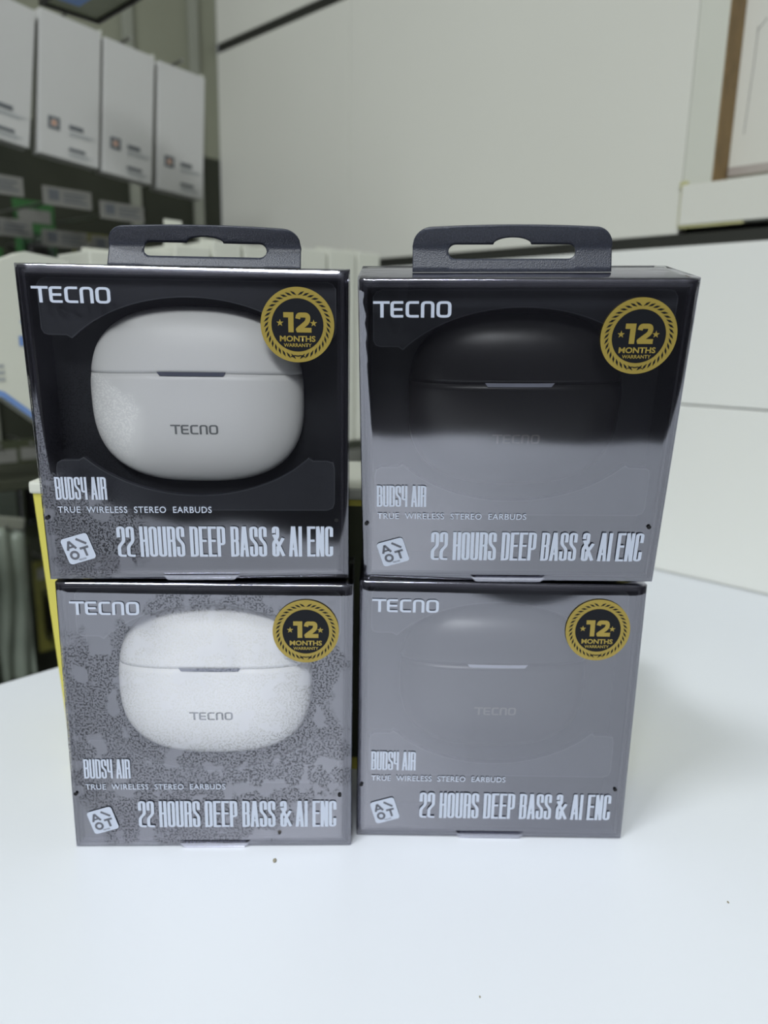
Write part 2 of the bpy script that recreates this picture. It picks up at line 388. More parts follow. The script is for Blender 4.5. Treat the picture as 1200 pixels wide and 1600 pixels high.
link('pencil_marks', bm, M['pencil'], tb)
struct(slab('wall_left', [LW(0, 0, 0), LW(T1, 0, 0), LW(T1, -0.02, 0), LW(0, -0.02, 0)], 0.400, CEIL, M['leftwall']))
struct(slab('wall_left', [LW(0, 0, 0), LW(T1, 0, 0), LW(T1, -0.02, 0), LW(0, -0.02, 0)], FLOOR, 0.400, M['leftdark']))
struct(slab('wall_back', [c3, c4, c4 - DR * .02, c3 - DR * .02], FLOOR, CEIL, M['backwall']))
struct(slab('wall_front', [c2, c3, c3 - N * .02, c2 - N * .02], FLOOR, CEIL, M['backwall']))
# rack uprights on the left wall
for t in (0.035, 0.12, 0.30, 0.48):
    tag(link('rack_upright', bx(-0.006, 0.006, -0.006, 0.0, FLOOR, CEIL, bevel=0.001), M['rail'], None, loc=LW(t, 0.0, 0), rotz=ROT_L),
        'pale rack upright on the olive wall, %s' % {0.035: 'right beside the wall corner', 0.12: 'behind the right end of the white boxes', 0.30: 'behind the second white box from the left', 0.48: 'left of the whole white box row'}[t], 'rack post', 'rack posts on the left wall')

# lamps' housings
for i, (loc, lx, ly, rz, pw) in enumerate(LAMPS):
    h = link('ceiling_light', bx(-lx / 2 - .02, lx / 2 + .02, -ly / 2 - .02, ly / 2 + .02, 0.012, 0.04, bevel=.004), M['rail'], None, loc=loc, rotz=R(rz))
    link('diffuser', bx(-lx / 2, lx / 2, -ly / 2, ly / 2, 0.004, 0.0125), M['lamp'], h)
    tag(h, ['long rectangular ceiling light over the white counter', 'long rectangular ceiling light added behind the camera as front fill'][i], 'ceiling light')

# ------------------------------------------------------------------ counter
def line_x(p, d, q, e):
    k = ((q - p).x * e.y - (q - p).y * e.x) / (d.x * e.y - d.y * e.x); return p + d * k
P1 = RW(0.2385, -0.001, 0); 
P2 = P1 - N * 1.45; P2b = line_x(P2, -DR, Vector((-0.03, -0.040, 0)), Vector((-1, -0.75, 0))); P3 = line_x(P1, -DR, Vector((-0.03, -0.040, 0)), Vector((1, 0.02, 0))); PM = Vector((-0.03, -0.040, 0))  # unseen front edge, cut so the wraps reflect dark beyond it
ct = slab('counter', [P1, P2, P2b, PM, P3], -0.03, 0.0, M['laminate'])
tag(ct, 'glossy white counter top that the four dark boxes stand on', 'counter')
cc = (P1 + P2 + PM) / 3
body_pts = [cc + (p - cc) * 0.86 for p in (P1, P2, P2b, PM, P3)]
slab('cabinet_body', body_pts, FLOOR, -0.03, M['backwall'], ct)
for (x, y, r_, cl_) in ((-0.0365, 0.2310, 0.0008, 'brown crumb on the counter below the bottom left box'), (0.030, 0.176, 0.0003, 'tiny crumb at the bottom edge of the picture'), (0.118, 0.215, 0.0004, 'tiny crumb on the counter right of the bottom right box')):
    bm = bmesh.new(); bmesh.ops.create_icosphere(bm, subdivisions=1, radius=r_); bmesh.ops.scale(bm, vec=(1, 1.6, .4), verts=bm.verts)
    tag(link('crumb', bm, M['crumb'], None, loc=(x, y, r_ * .38)), cl_, 'crumb', 'crumbs on the counter')

# ================================================================== EARBUD BOXES
BW, BH, BD = 0.100, 0.1008, 0.034
def U(u): return (u - 0.5) * BW
def V(v): return (1 - v) * BH
def sweep_rect(bm, prof):
    """prof: list of (inset, y) swept around the front outline"""
    rings = []
    for d, y in prof:
        rings.append([bm.verts.new(p) for p in ((-BW / 2 + d, y, d), (BW / 2 - d, y, d), (BW / 2 - d, y, BH - d), (-BW / 2 + d, y, BH - d))])
    for a, b in zip(rings, rings[1:]):
        for i in range(4):
            j = (i + 1) % 4; bm.faces.new((a[i], a[j], b[j], b[i]))
    return rings
def build_carton():
    bm = bmesh.new(); g = 0.0005
    rg = sweep_rect(bm, [(g, BD - .0005), (g, 0.0012), (g + .0004, 0.0006), (0.0012, 0.0006), (0.0017, 0.0013), (0.0021, 0.0008), (0.0027, 0.0010), (0.0030, 0.0020), (0.0030, 0.020)])
    bm.faces.new(rg[0][::-1])
    bmesh.ops.recalc_face_normals(bm, faces=bm.faces)
    return bm
def ell(u, cu=0.50, cv=0.405, ru=0.455, rv=0.316):
    k = max(0.0, 1 - ((u - cu) / ru) ** 2); return cv - rv * math.sqrt(k), cv + rv * math.sqrt(k)
def flap_outline(top):
    pts = []
    n = 40
    if top:
        # top strip: down the left to v=.205, in to the arc, along the arc, out to the right edge
        us = [0.135 + (0.865 - 0.135) * i / n for i in range(n + 1)]
        arc = [(u, ell(u)[0]) for u in us]
        return [(0.045, 0.19), (0.052, 0.203), (0.065, 0.207), (0.12, 0.207)] + arc + [(0.88, 0.207), (0.935, 0.207), (0.948, 0.203), (0.955, 0.19), (0.955, 0.06), (0.945, 0.045), (0.93, 0.04), (0.07, 0.04), (0.055, 0.045), (0.045, 0.06)]
    us = [0.135 + (0.865 - 0.135) * i / n for i in range(n + 1)]
    arc = [(u, ell(u)[1]) for u in us]
    return ([(0.045, 0.63), (0.050, 0.612), (0.065, 0.603), (0.12, 0.603)] + arc + [(0.88, 0.603), (0.925, 0.603), (0.945, 0.608), (0.95, 0.63), (0.95, 0.745), (0.943, 0.763), (0.925, 0.770), (0.07, 0.770), (0.052, 0.763), (0.045, 0.745)])
def flap(top, y0=0.0048, y1=0.0072):
    bm = bmesh.new(); pts = [(U(u), V(v)) for u, v in flap_outline(top)]
    prism(bm, pts, y0, y1)
    bmesh.ops.recalc_face_normals(bm, faces=bm.faces)
    return bm
def flap_edge(top):
    bm = bmesh.new(); pts = [(U(u), V(v)) for u, v in flap_outline(top)]
    stroke(bm, pts, 0.00035, 0.00035, 0, True, y=0.0046)
    bmesh.ops.recalc_face_normals(bm, faces=bm.faces); return bm
def inner_card():
    bm = bmesh.new(); box(bm, -BW / 2 + .003, BW / 2 - .003, 0.0165, 0.0185, 0.003, BH - .003)
    return bm
def sleeve(seed, bulge=0.00035):
    rnd = random.Random(seed); bm = bmesh.new()
    prof = [(0.0, BD), (0.0, 0.0012), (0.00015, 0.0004), (0.0006, 0.0)]
    for d, y in prof: pass
    NX = 28; g = 0.0006
    ph = [(rnd.uniform(0, 6), rnd.uniform(0, 6), rnd.uniform(.6, 1.6), rnd.uniform(.6, 1.6)) for _ in range(4)]
    def fy(x, z):
        u, v = x / BW, z / BH; edge = min(1, min(0.5 - abs(u), 0.5 - abs(v - 0.5)) / 0.10); edge = max(0, edge)
        wv = sum(math.sin(p[0] + 6 * p[2] * u) * math.cos(p[1] + 6 * p[3] * v) for p in ph) * 0.25
        return wv * bulge * edge
    def pos(i, j):
        x = -BW / 2 + g + (BW - 2 * g) * i / NX; z = g + (BH - 2 * g) * j / NX
        return Vector((x, fy(x, z), z))
    grid = [[bm.verts.new(pos(i, j)) for i in range(NX + 1)] for j in range(NX + 1)]
    for j in range(NX):
        for i in range(NX): bm.faces.new((grid[j][i], grid[j][i + 1], grid[j + 1][i + 1], grid[j + 1][i]))
    loop = [grid[0][i] for i in range(NX)] + [grid[j][NX] for j in range(NX)] + [grid[NX][i] for i in range(NX, 0, -1)] + [grid[j][0] for j in range(NX, 0, -1)]
    prev = loop
    for d, y in ((0.00015, 0.0004), (0.0, 0.0012), (0.0, 0.012), (0.0, 0.023), (0.0, BD - .0003)):
        cur = []
        for v in loop:
            x, z = v.co.x, v.co.z; s_ = (BW / 2 - d) / (BW / 2 - g); x2 = x * s_; z2 = BH / 2 + (z - BH / 2) * (BH / 2 - d) / (BH / 2 - g)
            wob = rnd.uniform(-1, 1) * 0.00006 if 0.0005 < y < 0.03 else 0
            cur.append(bm.verts.new((x2 - abs(wob) * (1 if x > 0 else -1), y, z2)))
        for i in range(len(loop)):
            j = (i + 1) % len(loop); bm.faces.new((prev[j], prev[i], cur[i], cur[j]))
        prev = cur
    bm.faces.new(prev[::-1])
    bmesh.ops.recalc_face_normals(bm, faces=bm.faces)
    return bm
# charging case ---------------------------------------------------------------
CA, CB, CCD = 0.0348, 0.0288, 0.0120      # half width, half height, half depth
SEAM = 0.30                                # height of the seam in half heights
CY0 = 0.0022                               # its front lies this far behind the wrap
def case_section(t):
    k = max(0.0, 1 - abs(t) ** 2.75); rx = k ** (1 / 2.75); ry = max(0.0, 1 - abs(t) ** 2.5) ** (1 / 2.2)
    return CA * rx, CCD * ry
def case_front(x, z):                     # y of the front surface at local x, z (case frame, centre 0,0,0)
    a, d = case_section(z / CB); q = 2.45
    return -d * max(0.0, 1 - abs(x / a) ** q) ** (1 / q) if a > 0 else 0
def case_half(t0, t1, lip):
    bm = bmesh.new(); rows = []; n = 72; K = 26; q = 2.45
    for i in range(K + 1):
        s_ = i / K
        if t1 > 0.9: t = t0 + (1 - t0) * math.sin(s_ * math.pi / 2)
        else: t = -1 + (t1 + 1) * (1 - math.cos(s_ * math.pi / 2))
        t = max(-0.9995, min(0.9995, t)); rows.append([t, 1.0])
    edge = 0 if t1 > 0.9 else K
    rows[edge][1] = 0.996
    verts = []
    for t, sc in rows:
        a, d = case_section(t); ring = []
        for j in range(n):
            th = 2 * math.pi * j / n; c, s2 = math.cos(th), math.sin(th)
            x = a * sc * math.copysign(abs(c) ** (2 / q), c); y = d * sc * math.copysign(abs(s2) ** (2 / q), s2)
            dz = 0.0
            if t1 > 0.9: kk = max(0, 1 - (t - t0) / 0.25)
            else: kk = max(0, 1 - (t1 - t) / 0.25)
            dz = kk * (-0.0009 * (x / CA) ** 2)
            ring.append(bm.verts.new((x, y, t * CB + dz)))
        verts.append(ring)
    for a, b in zip(verts, verts[1:]):
        for j in range(n): bm.faces.new((a[j], a[(j + 1) % n], b[(j + 1) % n], b[j]))
    bm.faces.new(verts[0][::-1]); bm.faces.new(verts[-1])
    bmesh.ops.recalc_face_normals(bm, faces=bm.faces)
    return bm
# hang tab --------------------------------------------------------------------
def hang_tab(a0, a1, width=0.061, height=0.0145):
    """euro-slot tab as columns of quads, bent by `bend` metres at the top"""
    n = 60; bm = bmesh.new()
    def top(x):
        u = abs(x) / (width / 2); r = 0.0055; e = width / 2 - abs(x)
        base = height - 0.0010 * u * u
        if e < r: base -= r - math.sqrt(max(0, r * r - (r - e) ** 2))
        return base
    sl, sh, sz = 0.0195, 0.0023, 0.0062
    def hole(x):
        if abs(x) >= sl: return sz, sz
        e = sl - abs(x); h = sh * math.sqrt(max(0, 1 - ((sh - e) / sh) ** 2)) if e < sh else sh
        lo, hi = sz - h, sz + h
        if abs(x) < 0.0058: hi = max(hi, sz + sh + 0.0022 * max(0, 1 - (abs(x) / 0.0058) ** 2) ** .5)
        return lo, hi
    def bent(x, z):      # leans back by a0 degrees at the root, curls to a1 at the top
        yy = zz = 0.0; K = 12
        for i in range(K):
            q = (i + .5) / K * z / height; t_ = min(1, max(0, (q - .42) / .2)); a = R(a0 + (a1 - a0) * t_ * t_ * (3 - 2 * t_))
            yy += math.sin(a) * z / K; zz += math.cos(a) * z / K
        return (x, yy, zz)
    xs = set([-width / 2 + width * i / n for i in range(n + 1)])
    for s_ in (-1, 1):
        for q in (sl, sl - .0004, sl - .001, sl - .0016, 0.0058, 0.0055, 0.005, 0.004, width / 2 - .0004, width / 2 - .0012, width / 2 - .002): xs.add(s_ * q)
    xs = sorted(xs); cols = []
    for x in xs:
        lo, hi = hole(x); tp = top(x); c = []
        flare = 1 - 0.05 * 0
        for k in range(5): z = lo * k / 4; c.append(bm.verts.new(bent(x, z)))
        d = []
        for k in range(7): z = hi + (tp - hi) * k / 6; d.append(bm.verts.new(bent(x, z)))
        cols.append((c, d))
    for (a, b), (c, d) in zip(cols, cols[1:]):
        for k in range(4): bm.faces.new((a[k], c[k], c[k + 1], a[k + 1]))
        for k in range(6): bm.faces.new((b[k], d[k], d[k + 1], b[k + 1]))
    bmesh.ops.remove_doubles(bm, verts=bm.verts, dist=1e-6)
    bmesh.ops.recalc_face_normals(bm, faces=bm.faces)
    bmesh.ops.solidify(bm, geom=list(bm.faces), thickness=0.0006)
    return bm
# sticker ---------------------------------------------------------------------
SR = 0.0113
def disc(bm, cx, cz, r, y, n=64):
    bm.faces.new([bm.verts.new((cx + r * math.cos(2 * math.pi * i / n), y, cz + r * math.sin(2 * math.pi * i / n))) for i in range(n)])
def sticker_parts():
    a = bmesh.new(); prism(a, [(SR * math.cos(2 * math.pi * i / 72), SR * math.sin(2 * math.pi * i / 72)) for i in range(72)], -0.00025, 0.0)
    b = bmesh.new(); disc(b, 0, 0, SR * 0.705, -0.00032)
    # wreath: slanted leaves on both sides, and a small bow below
    wv = bmesh.new()
    for side in (-1, 1):
        for k in range(19):
            ang = R(97 + 9.15 * k) if side < 0 else R(83 - 9.15 * k)
            for rr, tilt, ln in ((0.845, 38, 0.105),):
                c = Vector((rr * SR * math.cos(ang), rr * SR * math.sin(ang)))
                tdir = ang + side * -R(90) + side * R(tilt)  # along the wreath, splayed
                d = Vector((math.cos(tdir), math.sin(tdir))) * ln * SR; nn = Vector((-d.y, d.x)) * 0.27
                q = [c - d, c - nn, c + d, c + nn]
                wv.faces.new([wv.verts.new((p.x, -0.00032, p.y)) for p in q])
    for sx in (-1, 1): stroke(wv, [(sx * -0.0004, -0.0094), (sx * 0.0009, -0.0092), (sx * 0.0022, -0.0096)], 0.0003, 0.0003, 0, y=-0.00032)
    # the numerals, words and stars
    tx = bmesh.new(); y = -0.00040
    # 12
    k = 0.0060; ox, oz = -0.0044, -0.0022
    f = lambda p: Vector((ox + p.x * k, oz + p.y * k))
    stroke(tx, [(0.40, 0), (0.40, 1.0)], .27, .27, 0, y=y, xf=f); stroke(tx, [(0.02, 0.87), (0.40, 0.87)], .26, .26, 0, y=y, xf=f)
    f2 = lambda p: Vector((ox + 0.0039 + p.x * k, oz + p.y * k))
    stroke(tx, [(0.10, .68), (0.14, .87), (0.62, .87), (0.62, .55), (0.12, 0.14), (0.16, 0.13)], .25, .25, .2, y=y, xf=f2); stroke(tx, [(0.04, .12), (0.80, .12)], .24, .24, 0, y=y, xf=f2)
    for sx in (-1, 1):
        pts = []
        for i in range(10):
            a_ = R(90 + 36 * i); r_ = 0.00115 if i % 2 == 0 else 0.00046
            pts.append((sx * 0.00515 - 0.0002 + r_ * math.cos(a_), 0.0006 + r_ * math.sin(a_)))
        c = tx.verts.new((sx * 0.00515 - 0.0002, y, 0.0006)); vs = [tx.verts.new((p[0], y, p[1])) for p in pts]
        for i in range(10): tx.faces.new((c, vs[i], vs[(i + 1) % 10]))
    for s_, x0, z0, wd, ht, of in (('MONTHS', -0.0055, -0.0050, 0.0110, 0.0018, 0.03), ('WARRANTY', -0.0043, -0.0066, 0.0086, 0.0011, 0.02)):
        t = typed(s_, x0, z0, wd, ht, of)
        for v in t.verts: v.co.y = y
        me = bpy.data.meshes.new('t'); t.to_mesh(me); t.free(); tx.from_mesh(me); bpy.data.meshes.remove(me)
    return a, b, wv, tx
def badge_parts():
    s_ = 0.0046; a = bmesh.new(); prism(a, rrect(-s_, -s_, s_, s_, 0.0011), 0, 0)
    g = bmesh.new(); k = s_
    f = lambda p: Vector((p.x * k, p.y * k)); T_ = 0.17
    stroke(g, [(-.74, .08), (-.46, .72)], T_, T_, 0, xf=f); stroke(g, [(-.46, .72), (-.12, .08)], T_, T_, 0, xf=f); stroke(g, [(-.64, .26), (-.24, .26)], T_ * .8, T_ * .8, 0, xf=f)
    stroke(g, [(.10, .76), (.70, .22)], T_, T_, 0, xf=f)
    ring = [(-.42 + .26 * math.cos(2 * math.pi * i / 24), -.38 + .26 * math.sin(2 * math.pi * i / 24)) for i in range(24)]
    stroke(g, ring, T_, T_, 0, True, xf=f)
    stroke(g, [(.10, -.02), (.74, -.02)], T_, T_, 0, xf=f); stroke(g, [(.42, -.02), (.42, -.66)], T_, T_, 0, xf=f)
    sm = brandmark(-0.0013, -0.0040, 0.0026, 0.00055)
    me = bpy.data.meshes.new('t'); sm.to_mesh(me); sm.free(); g.from_mesh(me); bpy.data.meshes.remove(me)
    rot = Matrix.Rotation(R(-17), 4, 'Y'); off = Matrix.Translation((U(.106), 0, V(.889)))
    for b in (a, g): bmesh.ops.transform(b, matrix=off @ rot, verts=b.verts)
    for v in a.verts: v.co.y = -0.00045
    for v in g.verts: v.co.y = -0.00053
    return a, g
def at_y(bm, y):
    for v in bm.verts: v.co.y += y
    return bm

proto = {}
def make_box(idx, film_mat, tab):
    root = empty('earbud_box', (0, 0, 0)); first = not proto
    def P(key, name, bmf, mt, parent, smooth=False):
        if key in proto:
            c = proto[key].copy(); C.objects.link(c); c.parent = parent; return c
        o = link(name, bmf(), mt, parent, smooth); proto[key] = o; return o
    P('carton', 'carton', build_carton, M['black_card'], root)
    ic = P('card', 'inner_card', inner_card, M['insert'], root)
    f1 = P('f1', 'card_flap', lambda: flap(True), M['insert2'], ic); f2 = P('f2', 'card_flap', lambda: flap(False), M['insert2'], ic)
    P('f1e', 'flap_rim', lambda: flap_edge(True), M['insert_edge'], ic); P('f2e', 'flap_rim', lambda: flap_edge(False), M['insert_edge'], ic)
    sl = link('clear_wrap', sleeve(idx), film_mat, root, True)
    PY = -0.00045
    P('brand', 'brand_lettering', lambda: at_y(brandmark(U(.046), V(.112), .232 * BW, .047 * BH), PY), M['print'], sl)
    P('buds', 'name_lettering', lambda: at_y(condensed('BUDS4 AIR', U(.052), V(.722), .163 * BW, .075 * BH, 0.092, 0.085), PY), M['print'], sl)
    P('true', 'tagline_lettering', lambda: at_y(typed('TRUE  WIRELESS  STEREO  EARBUDS', U(.054), V(.766), .494 * BW, .0215 * BH, 0.008, 1.1), PY), M['print'], sl)
    P('hours', 'feature_lettering', lambda: at_y(condensed('22 HOURS DEEP BASS & AI ENC', U(.234), V(.917), .712 * BW, .105 * BH), PY), M['print'], sl)
    if 'badge' not in proto:
        a, g = badge_parts(); proto['badge'] = link('badge', a, M['print'], sl); proto['badge_g'] = link('badge_lettering', g, M['print_dark'], sl)
    else: P('badge', '', None, None, sl); P('badge_g', '', None, None, sl)
    for k, (u, v) in enumerate(((.0165, .783), (.957, .790))):
        def mk(u=u, v=v):
            bm = bmesh.new(); disc(bm, U(u), V(v), 0.0007, -0.00046, 20); return bm
        P('ph%d' % k, 'punch_hole', mk, M['hole'], sl)
    def tabf():
        bm = bmesh.new(); pts = [(U(.375), V(.982)), (U(.392), V(1.0) + .0002), (U(.612), V(1.0) + .0002), (U(.63), V(.982))]
        prism(bm, pts, -0.0007, -0.0004); return bm
    P('ctab', 'closure_tab', tabf, M['wrap'], sl)
    if 'st' not in proto:
        a, b, wv, tx = sticker_parts()
        st = link('warranty_sticker', a, M['gold'], root); st.location = (U(.838), -0.0005, V(.166)); proto['st'] = st
        proto['st_b'] = link('sticker_centre', b, M['sticker_black'], st); proto['st_w'] = link('wreath', wv, M['sticker_black'], st); proto['st_t'] = link('sticker_lettering', tx, M['gold'], st)
    else:
        st = P('st', '', None, None, root); P('st_b', '', None, None, st); P('st_w', '', None, None, st); P('st_t', '', None, None, st)
    st['label'] = 'round gold and black warranty sticker'
    if tab == 'up_left':
        o = link('hang_tab', hang_tab(28, -38), M['tab'], root, True); o.location = (U(.537), BD * .42, BH + .0001); o.rotation_euler = (R(-4), 0, 0)
    elif tab == 'up_right':
        o = link('hang_tab', hang_tab(25, -14), M['tab'], root, True); o.location = (U(.468), BD * .42, BH + .0001); o.rotation_euler = (R(4), 0, 0)
    else:   # folded back flat under the box above
        bm = hang_tab(0, 0)
        for v in bm.verts: v.co = Vector((v.co.x, v.co.z, v.co.y + 0.0006 + (0.16 if tab == 'folded_steep' else 0.04) * v.co.z))
        o = link('hang_tab', bm, M['tab'], root, True); o.location = (0, BD * .45, BH)
    return root
def make_case(parent_mw, white, dx, label, group):
    root = empty('charging_case', (0, 0, 0))
    k = 'w' if white else 'b'
    mt = M['case_white' if white else 'case_black']
    def P(key, name, bmf, mt_, parent, smooth=False):
        if key in proto:
            c = proto[key].copy(); C.objects.link(c); c.parent = parent; return c
        o = link(name, bmf(), mt_, parent, smooth); proto[key] = o; return o
    P('lid' + k, 'case_lid', lambda: case_half(SEAM + .0025, 1, 0), mt, root, True)
    P('body' + k, 'case_body', lambda: case_half(-1, SEAM - .0025, 0), mt, root, True)
    def seam():
        bm = bmesh.new(); a, d = case_section(SEAM); n = 72; q = 2.45; up = []; lo = []
        for j in range(n):
            th = 2 * math.pi * j / n; c, s2 = math.cos(th), math.sin(th)
            x = a * .992 * math.copysign(abs(c) ** (2 / q), c); y = d * .992 * math.copysign(abs(s2) ** (2 / q), s2); dz = -0.0009 * (x / CA) ** 2
            up.append(bm.verts.new((x, y, SEAM * CB + .0004 + dz))); lo.append(bm.verts.new((x, y, SEAM * CB - .0004 + dz)))
        for j in range(n): bm.faces.new((lo[j], lo[(j + 1) % n], up[(j + 1) % n], up[j]))
        bmesh.ops.recalc_face_normals(bm, faces=bm.faces); return bm
    P('seam' + k, 'seam', seam, M['seam_w' if white else 'seam_b'], root, True)
    def led():
        bm = bmesh.new(); h = 0.00062; wd = 0.0108; n = 24; top_, bot = [], []
        zc = SEAM * CB - .0001
        for i in range(n + 1):
            x = -wd + 2 * wd * i / n; e = min(1, (wd - abs(x)) / .001); hh = h * math.sqrt(max(0.0, 1 - (1 - e) ** 2))
            y = case_front(x, zc) - .0003
            top_.append(bm.verts.new((x, y, zc + h * .8))); bot.append(bm.verts.new((x, y, zc + h * .8 - 2 * max(hh, 0.00002))))
        for i in range(n): bm.faces.new((bot[i], bot[i + 1], top_[i + 1], top_[i]))
        return bm
    P('led' + k, 'status_light', led, M['led_w' if white else 'led_b'], root)
    def pr():
        bm = brandmark(-0.0076, -0.0108, 0.0152, 0.0031)
        for v in bm.verts: v.co.y = case_front(v.co.x, v.co.z) - .00012
        return bm
    P('cp' + k, 'case_lettering', pr, M['case_print_w' if white else 'case_print_b'], root)
    root.matrix_world = parent_mw @ Matrix.Translation((dx, CY0 + CCD, V(.405)))
    return tag(root, label, 'earbud case', group)

POSES = {   # x, y, z, yaw, lean, roll in degrees
    'LL': (-0.0597, 0.2382, 0.0, 2.07, -0.3, 0.0),
    'LR': (0.0419, 0.2464, 0.0, 0.55, 0.3, 0.0),
    'UL': (-0.0614, 0.2403, 0.1016, 3.31, 3.35, -0.30),
    'UR': (0.0430, 0.2462, 0.1012, -0.99, 10.98, -1.07)}
SPEC = {'LL': ('film_ll', 'folded_flat', True, 'black earbud box with a white case, bottom left, its wrap mottled and cloudy', 'white earbud case inside the bottom left box with cloudy wrap'),
        'LR': ('film_lr', 'folded_steep', False, 'black earbud box with a black case, bottom right, front greyed by reflection', 'black earbud case inside the bottom right box, hidden by grey reflection'),
        'UL': ('film_ul', 'up_left', True, 'black earbud box with a white case, top left, hang tab standing up', 'white earbud case inside the top left box with the bent hang tab'),
        'UR': ('film_ur', 'up_right', False, 'black earbud box with a black case, top right, leaning forward, hang tab up', 'black earbud case inside the top right box that leans forward')}
for i, k in enumerate(('UL', 'UR', 'LL', 'LR')):
    x, y, z, yaw, lean, roll = POSES[k]; fm, tb_, white, lab, clab = SPEC[k]
    root = make_box(i + 1, M[fm], tb_)
    root.rotation_mode = 'YXZ'
    mw = Matrix.Translation((x, y, z)) @ Matrix.Rotation(R(yaw), 4, 'Z') @ Matrix.Rotation(R(lean), 4, 'X') @ Matrix.Rotation(R(roll), 4, 'Y')
    root.location = (x, y, z); root.rotation_euler = Euler((R(lean), R(roll), R(yaw)), 'YXZ')
    tag(root, lab, 'box', 'stacked earbud boxes')
    make_case(mw, white, 0.0, clab, 'earbud cases in the boxes')

# ------------------------------------------------------------------ the yellow and white carton behind them
yc = empty('yellow_carton', (-0.0, 0.2905, 0.0), 0)
bm = bmesh.new(); prism(bm, [(-0.1330, 0), (0.100, 0), (0.100, 0.1205), (-0.1400, 0.1205)], 0.0, 0.064); link('carton_body', bm, M['yellow'], yc)
link('carton_lid', bx(-0.1412, 0.1015, -0.001, 0.066, 0.1195, 0.1245, bevel=0.0012), M['whitecarton2'], yc)
link('shaded_print_panel', bx(-0.118, 0.095, -0.0004, 0.001, 0.006, 0.117), M['darkgreen'], yc)  # dark green print colour also carries the shade between the boxes
tag(yc, 'yellow carton with white lid standing behind the stacked dark boxes', 'carton')

# ================================================================== LEFT RACK
def hook(t, off, z):
    pass
def hang_box(t0, t1, z0, z1, off, tilt, lab, marks=True):
    w_ = t1 - t0; h_ = z1 - z0
    r = empty('white_hanging_box', LW((t0 + t1) / 2, off, z1), ROT_L)
    r.rotation_euler = (0, R(tilt), ROT_L)
    link('carton', bx(-w_ / 2, w_ / 2, 0, 0.014, -h_, 0, bevel=0.0008), M['whitecarton'], r)
    bm = bmesh.new(); prism(bm, [(w_ / 2 - .010, -0.004), (w_ / 2 + .0075, -0.012), (w_ / 2 + .0075, 0.0085), (w_ / 2 + .003, .006), (w_ / 2 - .005, -.001)], 0.0155, 0.0165)
    bmesh.ops.triangulate(bm, faces=list(bm.faces)); link('hang_tab', bm, M['whitecarton2'], r)
    y = -0.0003
    f = lambda u, v: (-w_ / 2 + u * w_, -h_ + v * h_)
    bm = bmesh.new(); x, z = f(.16, .205)
    stroke(bm, [(x, z), (x + .0075, z), (x + .0075, z + .0075), (x, z + .0075)], .0022, .0022, 0, True, y=y); link('logo_frame', bm, M['ink'], r)
    bm = bmesh.new(); prism(bm, rrect(x + .002, z + .002, x + .0055, z + .0055, .0008), y - .0001, y - .0001); link('logo_dot', bm, M['orange'], r)
    bm = bmesh.new(); x1, z1_ = f(.48, .245); stroke(bm, [(x1, z1_), (x1 + .012, z1_)], .0035, .0035, 0, y=y)
    x1, z1_ = f(.48, .085); stroke(bm, [(x1, z1_), (x1 + .014, z1_)], .0026, .0026, 0, y=y); link('text_lines', bm, M['ink'], r)
    bm = bmesh.new()
    for u0, v, ln in ((.48, .205, .022), (.48, .190, .018), (.48, .055, .020), (.48, .040, .016)):
        x1, z1_ = f(u0, v); stroke(bm, [(x1, z1_), (x1 + ln, z1_)], .0010, .0010, 0, y=y)
    link('fine_print', bm, M['ink2'], r)
    bm = bmesh.new(); rod(bm, (0, 0.0, .0075), (0, off, .0075), 0.0014); link('peg', bm, M['metal'], r)
    return tag(r, lab, 'box', 'white boxes hanging on pegs')
hang_box(0.151, 0.199, 0.3115, 0.4195, 0.2, 3.5, 'white hanging box at the right end of the row, beside the wall')
hang_box(0.2025, 0.249, 0.3170, 0.4245, 0.2, 4.8, 'white hanging box second from the right end of the row')
hang_box(0.2515, 0.302, 0.3225, 0.4310, 0.2, 5.0, 'white hanging box second from the left, beside the dark gap')
hang_box(0.3050, 0.355, 0.3290, 0.4325, 0.2, 7.5, 'white hanging box cut by the left edge of the picture')

# price-label holders at the ends of the pegs below
def price_tag(t, off, z, lab):
    r = empty('price_tag', LW(t, off, z), ROT_L)
    link('card', bx(-0.021, 0.021, 0, 0.0015, -0.0075, 0.0075, bevel=.0004), M['tagcard'], r)
    bm = bmesh.new(); stroke(bm, [(-.0165, 0.001), (-.0075, 0.001)], .0085, .0085, 0, y=-.0002); link('dark_mark', bm, M['ink'], r)
    bm = bmesh.new()
    for zz, ln in ((.003, .020), (0, .017), (-.003, .021)): stroke(bm, [(-.004, zz), (-.004 + ln, zz)], .0014, .0014, 0, y=-.0002)
    link('text_lines', bm, M['ink'], r)
    bm = bmesh.new(); rod(bm, (0, 0.001, 0), (0, off, .004), 0.0013); link('peg', bm, M['metal'], r)
    return tag(r, lab, 'price tag', 'price tags below the white boxes')
for t, z, lab in ((0.343, 0.298, 'upper price tag at the left edge, under the white boxes'), (0.2855, 0.295, 'upper price tag in the middle of its row'), (0.2360, 0.290, 'upper price tag at the right end of its row')):
    price_tag(t, 0.19, z, lab)
for t, z, lab in ((0.3500, 0.271, 'lower price tag cut by the left edge'), (0.318, 0.276, 'lower price tag second from the left edge'), (0.268, 0.271, 'lower price tag near the green blister card'), (0.222, 0.270, 'lower price tag at the right end of its row')):
    price_tag(t, 0.14, z - .004, lab)

